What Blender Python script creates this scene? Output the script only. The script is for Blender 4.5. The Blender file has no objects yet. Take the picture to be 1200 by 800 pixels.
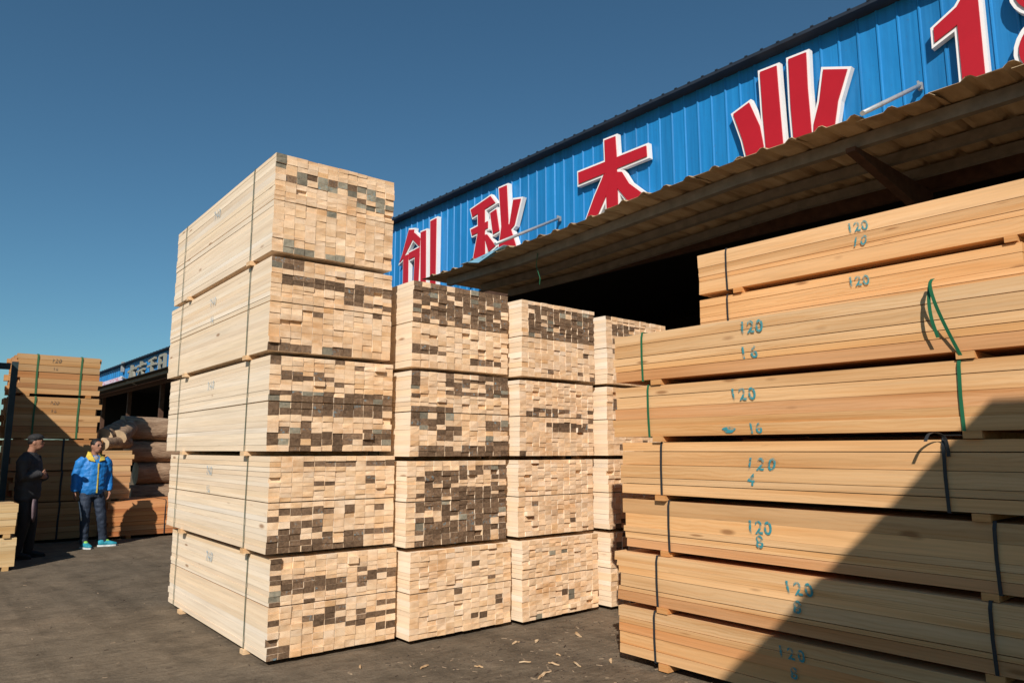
import bpy, bmesh, math, random
from mathutils import Vector, Matrix, noise
R = math.radians
rnd = random.Random(7)
scene = bpy.context.scene
COL = scene.collection

# ------------------------------------------------------------------ camera, sky, sun, exposure
cam_d = bpy.data.cameras.new('camera'); cam = bpy.data.objects.new('camera', cam_d); COL.objects.link(cam)
cam_d.sensor_width = 36.0; cam_d.lens = 36.0 * 850 / 1200
cam_d.clip_end = 3000; cam_d.clip_start = 0.05
cam.location = (0, 0, 1.55)
_y, _p = R(40.5), R(8.5)
fwd = Vector((math.sin(_y) * math.cos(_p), math.cos(_y) * math.cos(_p), math.sin(_p)))
cam.rotation_euler = fwd.to_track_quat('-Z', 'Y').to_euler()
scene.camera = cam

SUN_TRAVEL = Vector((1.03, 0.97, -1.0)).normalized()
world = bpy.data.worlds.new('World'); scene.world = world; world.use_nodes = True
wn = world.node_tree; wn.nodes.clear()
sky = wn.nodes.new('ShaderNodeTexSky'); sky.sky_type = 'NISHITA'; sky.sun_disc = False
sky.sun_elevation = math.asin(-SUN_TRAVEL.z)
sky.sun_rotation = math.atan2(-SUN_TRAVEL.x, -SUN_TRAVEL.y)
sky.altitude = 0; sky.air_density = 1.0; sky.dust_density = 0.35; sky.ozone_density = 7.0
bg = wn.nodes.new('ShaderNodeBackground'); bg.inputs['Strength'].default_value = 0.088
wo = wn.nodes.new('ShaderNodeOutputWorld')
mx = wn.nodes.new('ShaderNodeMix'); mx.data_type = 'RGBA'; mx.blend_type = 'MULTIPLY'; mx.inputs[0].default_value = 1.0
mx.inputs[7].default_value = (0.76, 0.97, 0.86, 1)          # clear autumn sky leaning to teal
wn.links.new(sky.outputs[0], mx.inputs[6]); wn.links.new(mx.outputs[2], bg.inputs['Color']); wn.links.new(bg.outputs[0], wo.inputs['Surface'])
sun_d = bpy.data.lights.new('sun', 'SUN'); sun = bpy.data.objects.new('sun', sun_d); COL.objects.link(sun)
sun_d.energy = 5.0; sun_d.angle = R(0.55); sun_d.color = (1.0, 0.94, 0.86)
sun.rotation_euler = SUN_TRAVEL.to_track_quat('-Z', 'Y').to_euler(); sun.location = (-20, -20, 30)
scene.view_settings.view_transform = 'Standard'; scene.view_settings.look = 'None'
scene.view_settings.exposure = 0.0; scene.view_settings.gamma = 1.0
scene.view_settings.use_curve_mapping = False

# ------------------------------------------------------------------ materials
class NT:
    def __init__(s, name):
        s.m = bpy.data.materials.new(name); s.m.use_nodes = True
        s.t = s.m.node_tree; s.b = s.t.nodes['Principled BSDF']
    def n(s, typ, **kw):
        nd = s.t.nodes.new(typ)
        for k, v in kw.items(): setattr(nd, k, v)
        return nd
    def l(s, a, b): s.t.links.new(a, b)
    def math(s, op, a, b=None):
        nd = s.n('ShaderNodeMath', operation=op)
        for i, v in enumerate((a, b)):
            if v is None: continue
            if isinstance(v, (int, float)): nd.inputs[i].default_value = v
            else: s.l(v, nd.inputs[i])
        return nd.outputs[0]
    def mix(s, fac, a, b, blend='MIX'):
        nd = s.n('ShaderNodeMix', data_type='RGBA', blend_type=blend)
        for sock, v in ((nd.inputs[0], fac), (nd.inputs[6], a), (nd.inputs[7], b)):
            if isinstance(v, (int, float)): sock.default_value = v
            elif isinstance(v, tuple): sock.default_value = v + (1,) if len(v) == 3 else v
            else: s.l(v, sock)
        return nd.outputs[2]
    def ramp(s, fac, stops):
        nd = s.n('ShaderNodeValToRGB'); e = nd.color_ramp.elements
        while len(e) < len(stops): e.new(0.5)
        for i, (p, c) in enumerate(stops):
            e[i].position = p
            e[i].color = (c, c, c, 1) if isinstance(c, (int, float)) else tuple(c) + (1,)
        s.l(fac, nd.inputs[0]); return nd.outputs[0]
    def noise(s, vec, scale, detail=3, rough=0.55):
        nd = s.n('ShaderNodeTexNoise'); nd.inputs['Scale'].default_value = scale
        nd.inputs['Detail'].default_value = detail; nd.inputs['Roughness'].default_value = rough
        if vec is not None: s.l(vec, nd.inputs['Vector'])
        return nd.outputs['Fac']
    def scaled(s, vec, sc):
        nd = s.n('ShaderNodeMapping'); nd.inputs['Scale'].default_value = sc; s.l(vec, nd.inputs['Vector'])
        return nd.outputs[0]
    def bump(s, h, strength, dist):
        nd = s.n('ShaderNodeBump'); nd.inputs['Strength'].default_value = strength
        nd.inputs['Distance'].default_value = dist; s.l(h, nd.inputs['Height'])
        s.l(nd.outputs[0], s.b.inputs['Normal'])
    def rough(s, v): s.b.inputs['Roughness'].default_value = v
    def randvec(s):
        tc = s.n('ShaderNodeTexCoord'); oi = s.n('ShaderNodeObjectInfo')
        cx = s.n('ShaderNodeCombineXYZ')
        s.l(s.math('MULTIPLY', oi.outputs['Random'], 37.0), cx.inputs[0])
        s.l(s.math('MULTIPLY', oi.outputs['Random'], 91.0), cx.inputs[1])
        s.l(s.math('MULTIPLY', oi.outputs['Random'], 53.0), cx.inputs[2])
        ad = s.n('ShaderNodeVectorMath', operation='ADD')
        s.l(tc.outputs['Object'], ad.inputs[0]); s.l(cx.outputs[0], ad.inputs[1])
        return ad.outputs[0], oi

def mat_plain(name, col, rough=0.6, metal=0.0, var=0.15, scale=6.0, spec=0.3):
    k = NT(name); tc = k.n('ShaderNodeTexCoord')
    f = k.noise(tc.outputs['Object'], scale, 5, 0.6)
    r = k.ramp(f, [(0.3, 1 - var), (0.7, 1 + var * 0.4)])
    k.l(k.mix(1.0, tuple(col), r, 'MULTIPLY'), k.b.inputs['Base Color'])
    k.rough(rough); k.b.inputs['Metallic'].default_value = metal
    k.b.inputs['Specular IOR Level'].default_value = spec
    return k.m

def mat_wood_side():
    k = NT('wood_side'); v, oi = k.randvec()
    g = k.noise(k.scaled(v, (55, 1.3, 55)), 1.0, 4, 0.6)
    g2 = k.noise(k.scaled(v, (14, 0.5, 14)), 1.0, 2, 0.5)
    b = k.noise(k.scaled(v, (3, 0.8, 3)), 1.0, 2, 0.5)
    grain = k.ramp(g, [(0.3, 0.86), (0.55, 1.0), (0.75, 1.04)])
    band = k.ramp(g2, [(0.32, (1.02, 1.02, 1.02)), (0.5, (0.97, 0.93, 0.87)), (0.68, (0.86, 0.73, 0.58))])
    blot = k.ramp(b, [(0.3, (0.95, 0.93, 0.9)), (0.7, (1.03, 1.03, 1.03))])
    c = k.mix(1.0, oi.outputs['Color'], grain, 'MULTIPLY')
    wv = k.n('ShaderNodeTexWave', wave_type='BANDS', bands_direction='Z'); wv.inputs['Scale'].default_value = 16.0
    wv.inputs['Distortion'].default_value = 9.0; wv.inputs['Detail'].default_value = 3.0; wv.inputs['Detail Scale'].default_value = 1.2
    k.l(k.scaled(v, (1.0, 0.16, 1.0)), wv.inputs['Vector'])
    flow = k.ramp(wv.outputs['Fac'], [(0.0, (0.86, 0.74, 0.60)), (0.35, (0.98, 0.95, 0.91)), (1.0, (1.02, 1.02, 1.02))])
    amt = k.ramp(k.noise(k.scaled(v, (4, 0.4, 4)), 1.0, 2), [(0.4, 0.1), (0.62, 0.6)])
    amt = k.math('MULTIPLY', amt, oi.outputs['Alpha'])
    c = k.mix(amt, c, k.mix(1.0, c, flow, 'MULTIPLY'))
    c = k.mix(oi.outputs['Alpha'], c, k.mix(1.0, c, band, 'MULTIPLY')); c = k.mix(1.0, c, blot, 'MULTIPLY')
    tone = k.ramp(oi.outputs['Random'], [(0.0, (0.93, 0.84, 0.74)), (0.3, (1.0, 1.0, 1.0)), (0.7, (1.02, 1.01, 1.0)), (1.0, (0.97, 0.88, 0.78))])
    c = k.mix(0.8, c, k.mix(1.0, c, tone, 'MULTIPLY'))
    vo = k.n('ShaderNodeTexVoronoi'); vo.inputs['Scale'].default_value = 1.0
    k.l(k.scaled(v, (9, 2.2, 9)), vo.inputs['Vector'])
    kn = k.ramp(vo.outputs['Distance'], [(0.07, 1.0), (0.16, 0.0)])
    gate = k.noise(k.scaled(v, (5, 1.1, 5)), 1.0, 0)
    kn = k.math('MULTIPLY', kn, k.ramp(gate, [(0.46, 0.0), (0.5, 0.75)]))
    c = k.mix(kn, c, (0.26, 0.11, 0.04))
    k.l(c, k.b.inputs['Base Color']); k.rough(0.7); k.b.inputs['Specular IOR Level'].default_value = 0.2
    k.bump(g, 0.25, 0.002)
    return k.m

def mat_wood_end():
    k = NT('wood_end_grain'); v, oi = k.randvec()
    sp = k.noise(v, 160, 3, 0.7)
    b = k.noise(k.scaled(v, (9, 1, 16)), 1.0, 3, 0.6)
    wv = k.n('ShaderNodeTexWave', wave_type='RINGS', rings_direction='Y')
    wv.inputs['Scale'].default_value = 28; wv.inputs['Distortion'].default_value = 3.0
    wv.inputs['Detail'].default_value = 2; k.l(v, wv.inputs['Vector'])
    rv = oi.outputs['Random']
    tint = k.ramp(rv, [(0.0, (0.96, 0.82, 0.68)), (0.2, (1.0, 0.87, 0.76)), (0.5, (1.02, 0.91, 0.81)),
                       (0.85, (0.99, 0.87, 0.76)), (0.95, (0.93, 0.76, 0.6)), (1.0, (0.84, 0.67, 0.5))])
    c = k.mix(1.0, oi.outputs['Color'], tint, 'MULTIPLY')
    c = k.mix(1.0, c, k.ramp(sp, [(0.3, 0.86), (0.7, 1.05)]), 'MULTIPLY')
    c = k.mix(1.0, c, k.ramp(b, [(0.3, (0.88, 0.8, 0.7)), (0.6, (1.02, 1.02, 1.0))]), 'MULTIPLY')
    c = k.mix(0.25, c, k.mix(1.0, c, k.ramp(wv.outputs['Fac'], [(0.2, (0.75, 0.6, 0.45)), (0.6, (1, 1, 1))]), 'MULTIPLY'))
    geo = k.n('ShaderNodeNewGeometry')
    st = k.noise(k.scaled(geo.outputs['Position'], (2.2, 2.2, 5.5)), 1.0, 4, 0.65)
    c = k.mix(1.0, c, k.ramp(st, [(0.32, (0.84, 0.72, 0.60)), (0.5, (1.0, 0.985, 0.97)), (0.7, (1.03, 1.03, 1.03))]), 'MULTIPLY')
    saw = k.noise(k.scaled(v, (260, 1, 14)), 1.0, 2, 0.5)
    c = k.mix(1.0, c, k.ramp(saw, [(0.3, 0.93), (0.6, 1.03)]), 'MULTIPLY')
    k.l(c, k.b.inputs['Base Color']); k.rough(0.85); k.b.inputs['Specular IOR Level'].default_value = 0.1
    k.bump(sp, 0.4, 0.003)
    return k.m

def mat_dark_end(name, c1, c2, fleck):
    k = NT(name); v, oi = k.randvec()
    a = k.noise(v, 45, 6, 0.75); b = k.noise(v, 110, 4, 0.75)
    c = k.mix(k.ramp(a, [(0.35, 0.0), (0.62, 1.0)]), c1, c2)
    fl = k.math('MULTIPLY', k.ramp(k.noise(v, 30, 4, 0.7), [(0.58, 0.0), (0.64, 0.8)]),
                k.ramp(oi.outputs['Random'], [(0.6, 0.0), (0.7, 0.9)]))
    c = k.mix(fl, c, fleck)
    pale = k.ramp(b, [(0.56, 0.0), (0.7, 0.6)])
    c = k.mix(pale, c, (0.36, 0.27, 0.19))
    val = k.ramp(oi.outputs['Random'], [(0.0, 0.7), (0.5, 1.0), (1.0, 1.35)])
    c = k.mix(1.0, c, val, 'MULTIPLY')
    k.l(c, k.b.inputs['Base Color']); k.rough(0.85); k.b.inputs['Specular IOR Level'].default_value = 0.15
    k.bump(b, 0.5, 0.004)
    return k.m

M = {}
M['side'] = mat_wood_side()
M['end'] = mat_wood_end()
M['dark'] = mat_dark_end('weathered_bark_end', (0.10, 0.058, 0.034), (0.225, 0.14, 0.082), (0.13, 0.22, 0.25))
M['grey'] = mat_dark_end('weathered_grey_end', (0.17, 0.155, 0.115), (0.29, 0.25, 0.18), (0.16, 0.26, 0.28))
M['strap_black'] = mat_plain('black_strapping', (0.03, 0.032, 0.035), 0.45)
M['strap_moss'] = mat_plain('faded_green_strapping', (0.05, 0.14, 0.06), 0.5)
M['strap_green'] = mat_plain('green_strapping', (0.02, 0.135, 0.06), 0.4)
M['strap_olive'] = mat_plain('olive_strapping', (0.10, 0.12, 0.075), 0.5)
def mat_blue():
    k = NT('blue_sheet_metal'); v, oi = k.randvec()
    st = k.noise(k.scaled(v, (14, 14, 0.7)), 1.0, 5, 0.65); bl = k.noise(k.scaled(v, (1.5, 1.5, 1.5)), 1.0, 3)
    c = k.mix(1.0, (0.012, 0.205, 0.50), k.ramp(st, [(0.3, (0.74, 0.8, 0.82)), (0.55, (1, 1, 1)), (0.75, (1.6, 1.12, 1.06))]), 'MULTIPLY')
    c = k.mix(1.0, c, k.ramp(oi.outputs['Random'], [(0, 0.84), (1, 1.08)]), 'MULTIPLY')
    dirt = k.ramp(k.noise(k.scaled(v, (40, 40, 18)), 1.0, 3), [(0.66, 0), (0.74, 0.55)])
    c = k.mix(dirt, c, (0.07, 0.10, 0.14))
    k.l(c, k.b.inputs['Base Color']); k.rough(0.45); k.bump(bl, 0.5, 0.03)
    return k.m
M['blue'] = mat_blue()
M['red'] = mat_plain('red_sign_face', (0.46, 0.011, 0.02), 0.4, 0, 0.08, 2, 0.4)
M['white'] = mat_plain('white_sign_edge', (0.82, 0.80, 0.78), 0.5, 0, 0.06, 3)
M['roof_dark'] = mat_plain('dark_roof_trim', (0.022, 0.03, 0.045), 0.55, 0, 0.3, 5)
M['beam'] = mat_plain('painted_steel_beam', (0.22, 0.19, 0.15), 0.6, 0, 0.3, 6)
M['rust'] = mat_plain('rusty_steel_beam', (0.10, 0.05, 0.03), 0.8, 0, 0.4, 8)
M['galv'] = mat_plain('galvanised_tube', (0.42, 0.42, 0.42), 0.45, 0.3, 0.2, 9)
M['shade_dark'] = mat_plain('shed_interior_shade', (0.02, 0.019, 0.018), 0.9, 0, 0.3, 1)  # near-black base carries the deep shade inside the sheds
M['post'] = mat_plain('dark_green_steel', (0.035, 0.06, 0.065), 0.55, 0, 0.3, 6)
M['concrete'] = mat_plain('concrete', (0.3, 0.28, 0.25), 0.9)

def mat_canopy():
    k = NT('brown_canopy_sheet'); v, oi = k.randvec()
    a = k.noise(k.scaled(v, (1.2, 5, 2)), 1.0, 5, 0.65)
    c = k.ramp(a, [(0.3, (0.27, 0.17, 0.085)), (0.55, (0.45, 0.32, 0.18)), (0.75, (0.54, 0.41, 0.25))])
    val = k.ramp(oi.outputs['Random'], [(0, 0.75), (1, 1.15)])
    k.l(k.mix(1.0, c, val, 'MULTIPLY'), k.b.inputs['Base Color']); k.rough(0.65)
    return k.m
M['canopy'] = mat_canopy()

def mat_stencil(name, col, amt=0.92):
    k = NT(name); tc = k.n('ShaderNodeTexCoord')
    a = k.noise(tc.outputs['Object'], 38, 3, 0.6)
    b_ = k.noise(tc.outputs['Object'], 17, 2, 0.5)
    al = k.math('MULTIPLY', k.ramp(a, [(0.36, 0.25), (0.5, 1.0)]), k.ramp(b_, [(0.36, 0.1), (0.5, amt)]))
    k.b.inputs['Base Color'].default_value = tuple(col) + (1,); k.rough(0.8)
    k.l(al, k.b.inputs['Alpha'])
    return k.m
M['teal_ink'] = mat_stencil('teal_stencil_ink', (0.03, 0.27, 0.31))
M['pale_ink'] = mat_stencil('pale_blue_stencil_ink', (0.25, 0.42, 0.55), 0.6)
M['brown_ink'] = mat_stencil('dark_stencil_ink', (0.2, 0.14, 0.09))

def mat_ground():
    k = NT('packed_dirt_yard'); geo = k.n('ShaderNodeNewGeometry'); p = geo.outputs['Position']
    big = k.noise(p, 0.35, 5, 0.6); mid = k.noise(p, 2.6, 6, 0.65); fine = k.noise(p, 45, 4, 0.7)
    c = k.ramp(big, [(0.3, (0.145, 0.115, 0.082)), (0.55, (0.178, 0.136, 0.094)), (0.75, (0.215, 0.156, 0.103))])
    c = k.mix(1.0, c, k.ramp(mid, [(0.3, 0.68), (0.52, 1.0), (0.75, 1.2)]), 'MULTIPLY')
    rip = k.noise(k.scaled(p, (7, 16, 1)), 1.0, 4, 0.6)
    c = k.mix(1.0, c, k.ramp(rip, [(0.32, 0.8), (0.55, 1.02), (0.75, 1.12)]), 'MULTIPLY')
    c = k.mix(1.0, c, k.ramp(fine, [(0.3, 0.8), (0.65, 1.1)]), 'MULTIPLY')
    # sawdust and trodden bark
    saw = k.math('MULTIPLY', k.ramp(k.noise(p, 130, 2, 0.6), [(0.62, 0), (0.68, 0.8)]), k.ramp(mid, [(0.5, 0), (0.68, 1)]))
    c = k.mix(saw, c, (0.36, 0.25, 0.15))
    vo = k.n('ShaderNodeTexVoronoi'); vo.inputs['Scale'].default_value = 22; k.l(p, vo.inputs['Vector'])
    grit = k.ramp(vo.outputs['Distance'], [(0.06, 1), (0.14, 0)])
    c = k.mix(k.math('MULTIPLY', grit, 0.55), c, (0.07, 0.06, 0.05))
    # tyre tracks: broad drawn-out streaks along the yard
    tr = k.noise(k.scaled(p, (2.4, 0.16, 1)), 1.0, 4, 0.6)
    c = k.mix(1.0, c, k.ramp(tr, [(0.38, 0.84), (0.52, 1.03)]), 'MULTIPLY')
    k.l(c, k.b.inputs['Base Color']); k.rough(0.95); k.b.inputs['Specular IOR Level'].default_value = 0.1
    h = k.math('ADD', k.math('ADD', mid, k.math('MULTIPLY', rip, 0.5)), k.math('MULTIPLY', fine, 0.22))
    k.bump(h, 0.9, 0.04)
    return k.m
M['ground'] = mat_ground()

def mat_bark():
    k = NT('log_bark'); v, oi = k.randvec()
    a = k.noise(k.scaled(v, (2.6, 11, 11)), 1.0, 6, 0.72)
    c = k.ramp(a, [(0.3, (0.12, 0.07, 0.04)), (0.48, (0.30, 0.19, 0.115)), (0.72, (0.48, 0.34, 0.22))])
    k.l(c, k.b.inputs['Base Color']); k.rough(0.9); k.bump(a, 1.0, 0.05)
    return k.m
M['bark'] = mat_bark()
M['cut'] = mat_plain('log_cut_end', (0.50, 0.36, 0.22), 0.85, 0, 0.3, 7)

# ------------------------------------------------------------------ helpers
def link(name, me, parent=None, loc=(0, 0, 0), rot=(0, 0, 0)):
    o = bpy.data.objects.new(name, me); COL.objects.link(o)
    o.location = loc; o.rotation_euler = rot
    if parent is not None: o.parent = parent
    return o
def tag(o, label=None, cat=None, group=None, kind=None):
    if label: o['label'] = label
    if cat: o['category'] = cat
    if group: o['group'] = group
    if kind: o['kind'] = kind
    return o
def thing(name, label, cat, loc=(0, 0, 0), rz=0.0, group=None):
    o = link(name, None, None, loc, (0, 0, rz)); o.empty_display_size = 0.1
    return tag(o, label, cat, group)
def to_mesh(name, bm, mats):
    me = bpy.data.meshes.new(name); bmesh.ops.recalc_face_normals(bm, faces=bm.faces[:])
    bm.to_mesh(me); bm.free()
    for m in (mats if isinstance(mats, (list, tuple)) else [mats]): me.materials.append(m)
    return me
def box(bm, a, b, mi=0):
    x0, y0, z0 = a; x1, y1, z1 = b
    v = [bm.verts.new(p) for p in ((x0,y0,z0),(x1,y0,z0),(x1,y1,z0),(x0,y1,z0),(x0,y0,z1),(x1,y0,z1),(x1,y1,z1),(x0,y1,z1))]
    fs = [(0,3,2,1),(4,5,6,7),(0,1,5,4),(1,2,6,5),(2,3,7,6),(3,0,4,7)]
    out = []
    for f in fs:
        q = bm.faces.new([v[i] for i in f]); q.material_index = mi; out.append(q)
    return out
def box_mesh(name, a, b, m):
    bm = bmesh.new(); box(bm, a, b); return to_mesh(name, bm, m)
def tube(bm, pts, rad, n=12, cap=True, mi=0, ref=None):
    """loft of ellipses (a, b) along pts; a lies across, b along ref"""
    pts = [Vector(p) for p in pts]; rings = []
    for i, p in enumerate(pts):
        t = (pts[min(i + 1, len(pts) - 1)] - pts[max(i - 1, 0)]).normalized()
        rf = Vector(ref) if ref else (Vector((0, 1, 0)) if abs(t.y) < 0.9 else Vector((1, 0, 0)))
        u = t.cross(rf).normalized(); w = u.cross(t).normalized()
        r = rad[i] if isinstance(rad, (list, tuple)) else rad
        a, b = r if isinstance(r, (list, tuple)) else (r, r)
        rings.append([bm.verts.new(p + u * (a * math.cos(2 * math.pi * k / n)) + w * (b * math.sin(2 * math.pi * k / n))) for k in range(n)])
    for i in range(len(rings) - 1):
        for k in range(n):
            f = bm.faces.new((rings[i][k], rings[i][(k + 1) % n], rings[i + 1][(k + 1) % n], rings[i + 1][k]))
            f.material_index = mi; f.smooth = True
    if cap:
        for rg in (rings[0][::-1], rings[-1]):
            f = bm.faces.new(rg); f.material_index = mi
    return rings

# ------------------------------------------------------------------ ground
bm = bmesh.new()
g = [-700, -60, -20, -6, 0, 6, 14, 30, 80, 700]
vs = [[bm.verts.new((x, y, 0)) for y in g] for x in g]
for i in range(len(g) - 1):
    for j in range(len(g) - 1): bm.faces.new((vs[i][j], vs[i + 1][j], vs[i + 1][j + 1], vs[i][j + 1]))
tag(link('ground', to_mesh('ground', bm, M['ground'])), 'grey brown packed dirt of the timber yard', kind='structure')

# ------------------------------------------------------------------ near shed with blue fascia and canopy
FX = 9.2                                   # fascia plane
def panel_mesh(name, w, z0, z1, rib=0.028):
    """one pan of the ribbed sheet: flat with a raised rib at its y=0 edge"""
    bm = bmesh.new()
    prof = [(0.0, 0.0), (rib * 0.45, -0.018), (rib, -0.018), (rib * 1.45, 0.0), (w * 0.5, 0.004), (w, 0.0)]
    lo = [bm.verts.new((x, y, z0)) for y, x in prof]; hi = [bm.verts.new((x, y, z1)) for y, x in prof]
    bl = [bm.verts.new((x + 0.012, y, z0)) for y, x in prof]; bh = [bm.verts.new((x + 0.012, y, z1)) for y, x in prof]
    for i in range(len(prof) - 1):
        bm.faces.new((lo[i], lo[i + 1], hi[i + 1], hi[i])); bm.faces.new((bl[i + 1], bl[i], bh[i], bh[i + 1]))
    bm.faces.new((lo[0], hi[0], bh[0], bl[0])); bm.faces.new((lo[-1], bl[-1], bh[-1], hi[-1]))
    return to_mesh(name, bm, M['blue'])

def build_shed(label, y0, y1, zt, zb, fx, depth, pitch, name='shed'):
    s = thing(name, label, 'shed', (fx, y0, 0))
    pm = panel_mesh('fascia_panel', pitch, zb, zt)
    n = int((y1 - y0) / pitch)
    for i in range(n): link('fascia_panel', pm, s, (0, i * pitch, 0))
    W = n * pitch
    # roof sheet with overhanging ribbed edge
    bm = bmesh.new()
    box(bm, (-0.22, -0.1, zt + 0.002), (depth, W + 0.1, zt + 0.05))
    k = 0.0
    while k < W:
        box(bm, (-0.228, k, zt + 0.048), (0.35, k + 0.04, zt + 0.066)); k += pitch
    link('roof', to_mesh('roof', bm, M['roof_dark']), s)
    link('fascia_beam', box_mesh('fascia_beam', (0.04, 0, zb - 0.24), (0.16, W, zb + 0.2), M['rust']), s)
    link('back_wall', box_mesh('back_wall', (depth - 0.1, 0, 0), (depth, W, zt), M['shade_dark']), s)
    link('end_wall', box_mesh('end_wall', (0.3, -0.05, 0), (depth - 0.1, 0.03, zt), M['shade_dark']), s)
    link('end_wall', box_mesh('end_wall', (0.3, W - 0.03, 0), (depth - 0.1, W + 0.05, zt), M['shade_dark']), s)
    link('ceiling_lining', box_mesh('ceiling_lining', (0.2, 0.05, zt - 0.3), (depth - 0.12, W - 0.05, zt - 0.25), M['shade_dark']), s)
    return s, W
Y0 = -2.75
shed, SW = build_shed('long timber shed with blue ribbed fascia and brown canopy behind the lumber stacks', Y0, 24.0, 7.16, 4.87, FX, 15, 0.25)
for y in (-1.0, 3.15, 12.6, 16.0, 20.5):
    link('post', box_mesh('post', (0.18, y - Y0 - 0.1, 0), (0.40, y - Y0 + 0.1, 4.64), M['shade_dark']), shed)

def can_z(y): return 4.80 - 0.19 * min(1, max(0, (y - 4.5) / 4.0))     # the canopy sags towards its far end
# corrugated canopy sheets, each one its own piece
cy = -2.4; i = 0
while cy < 10.4:
    w = 0.66; bm = bmesh.new()
    xo = -2.22 + rnd.uniform(-0.06, 0.03); xi = 0.03
    prof = []
    for kx in range(2):
        b0 = kx * 0.33
        prof += [(b0, 0.0), (b0 + 0.045, 0.036), (b0 + 0.085, 0.036), (b0 + 0.13, 0.0)]
    prof.append((w + 0.06, 0.002))
    if cy > 9.4: xo += 0.12
    sag = rnd.uniform(-0.025, 0.03)
    rows = []
    for xx, dz in ((xo, sag - 0.03), (xo + 0.25, sag * 0.4), (-1.0, 0.01), (xi, 0.02)):
        rows.append([(bm.verts.new((xx + (rnd.uniform(-0.012, 0.012) if xx == xo else 0), y, h + dz)),
                      bm.verts.new((xx + (0.0), y, h + dz + 0.006))) for y, h in prof])
    for a in range(3):
        for q in range(len(prof) - 1):
            bm.faces.new((rows[a][q][0], rows[a][q + 1][0], rows[a + 1][q + 1][0], rows[a + 1][q][0]))
            bm.faces.new((rows[a][q][1], rows[a + 1][q][1], rows[a + 1][q + 1][1], rows[a][q + 1][1]))
    for q in range(len(prof) - 1): bm.faces.new((rows[0][q][0], rows[0][q][1], rows[0][q + 1][1], rows[0][q + 1][0]))
    o = link('canopy_sheet', to_mesh('canopy_sheet', bm, M['canopy']), shed, (0, cy - Y0, can_z(cy) + 0.003 * (i % 2)), (math.atan2(can_z(cy + w) - can_z(cy), w), 0, 0))
    cy += w; i += 1
# purlins under the sheets, following the sag
for xp, hh in ((-1.82, 0.13), (-1.05, 0.11), (-0.38, 0.11)):
    bm = bmesh.new(); ys = [-2.5, 1, 4.5, 6.5, 8.5, 10.45]
    ring = []
    for y in ys:
        z = can_z(y) - 0.012
        ring.append([bm.verts.new(p) for p in ((xp, y - Y0, z - hh), (xp + 0.09, y - Y0, z - hh), (xp + 0.09, y - Y0, z), (xp, y - Y0, z))])
    for a in range(len(ys) - 1):
        for q in range(4): bm.faces.new((ring[a][q], ring[a][(q + 1) % 4], ring[a + 1][(q + 1) % 4], ring[a + 1][q]))
    bm.faces.new(ring[0]); bm.faces.new(ring[-1])
    link('canopy_purlin', to_mesh('canopy_purlin', bm, M['beam']), shed)
for y in (-1.0, 3.15):
    z = can_z(y) - 0.15
    bm = bmesh.new()
    a = [(-1.9, z - 0.05), (-1.9, z - 0.002), (0.17, z - 0.002), (0.17, z - 0.42), (-0.5, z - 0.26)]
    l_ = [bm.verts.new((p[0], y - Y0 - 0.05, p[1])) for p in a]; r_ = [bm.verts.new((p[0], y - Y0 + 0.05, p[1])) for p in a]
    bm.faces.new(l_); bm.faces.new(r_[::-1])
    for q in range(5): bm.faces.new((l_[q], r_[q], r_[(q + 1) % 5], l_[(q + 1) % 5]))
    link('canopy_bracket', to_mesh('canopy_bracket', bm, M['rust']), shed)
for (ya, za, yb, zb_) in ((3.07, 5.93, 2.97, 4.97), (9.36, 5.82, 8.87, 4.90)):     # tie rods from the fascia to the canopy edge
    bm = bmesh.new(); tube(bm, [(-0.06, ya - Y0, za), (-1.98, yb - Y0, zb_ - .04)], 0.026, 10)
    t = link('tie_rod', to_mesh('tie_rod', bm, M['galv']), shed)
    bm = bmesh.new(); box(bm, (-0.06, ya - Y0 - 0.03, za - 0.05), (-0.02, ya - Y0 + 0.02, za + 0.04)); box(bm, (-0.10, ya - Y0 - 0.01, za - 0.03), (-0.062, ya - Y0 + 0.01, za + 0.05))
    link('rod_bracket', to_mesh('rod_bracket', bm, M['galv']), t)
# torn corner of pale blue sheet hanging at the canopy's far end
bm = bmesh.new()
pts = [(-2.25, 8.35, .05), (-2.3, 8.9, -.12), (-2.2, 9.3, -.02), (-2.1, 9.6, .04), (-1.9, 9.0, .09), (-1.95, 8.4, .1)]
fv = [bm.verts.new((x, y - Y0, 4.62 + z)) for x, y, z in pts]; fb = [bm.verts.new((x + .01, y - Y0, 4.63 + z)) for x, y, z in pts]
bm.faces.new(fv); bm.faces.new(fb[::-1])
for q in range(6): bm.faces.new((fv[q], fb[q], fb[(q + 1) % 6], fv[(q + 1) % 6]))
M['paleblue'] = mat_plain('pale_blue_sheet', (0.20, 0.40, 0.52), 0.5)
link('torn_sheet', to_mesh('torn_sheet', bm, M['paleblue']), shed)
bm = bmesh.new(); tube(bm, [(-1.85, 8.0 - Y0, 4.55), (-1.86, 8.02 - Y0, 4.35), (-1.8, 8.0 - Y0, 4.16), (-1.83, 7.98 - Y0, 4.05)], 0.006, 8)
link('hanging_strap', to_mesh('hanging_strap', bm, M['strap_green']), shed)

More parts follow.
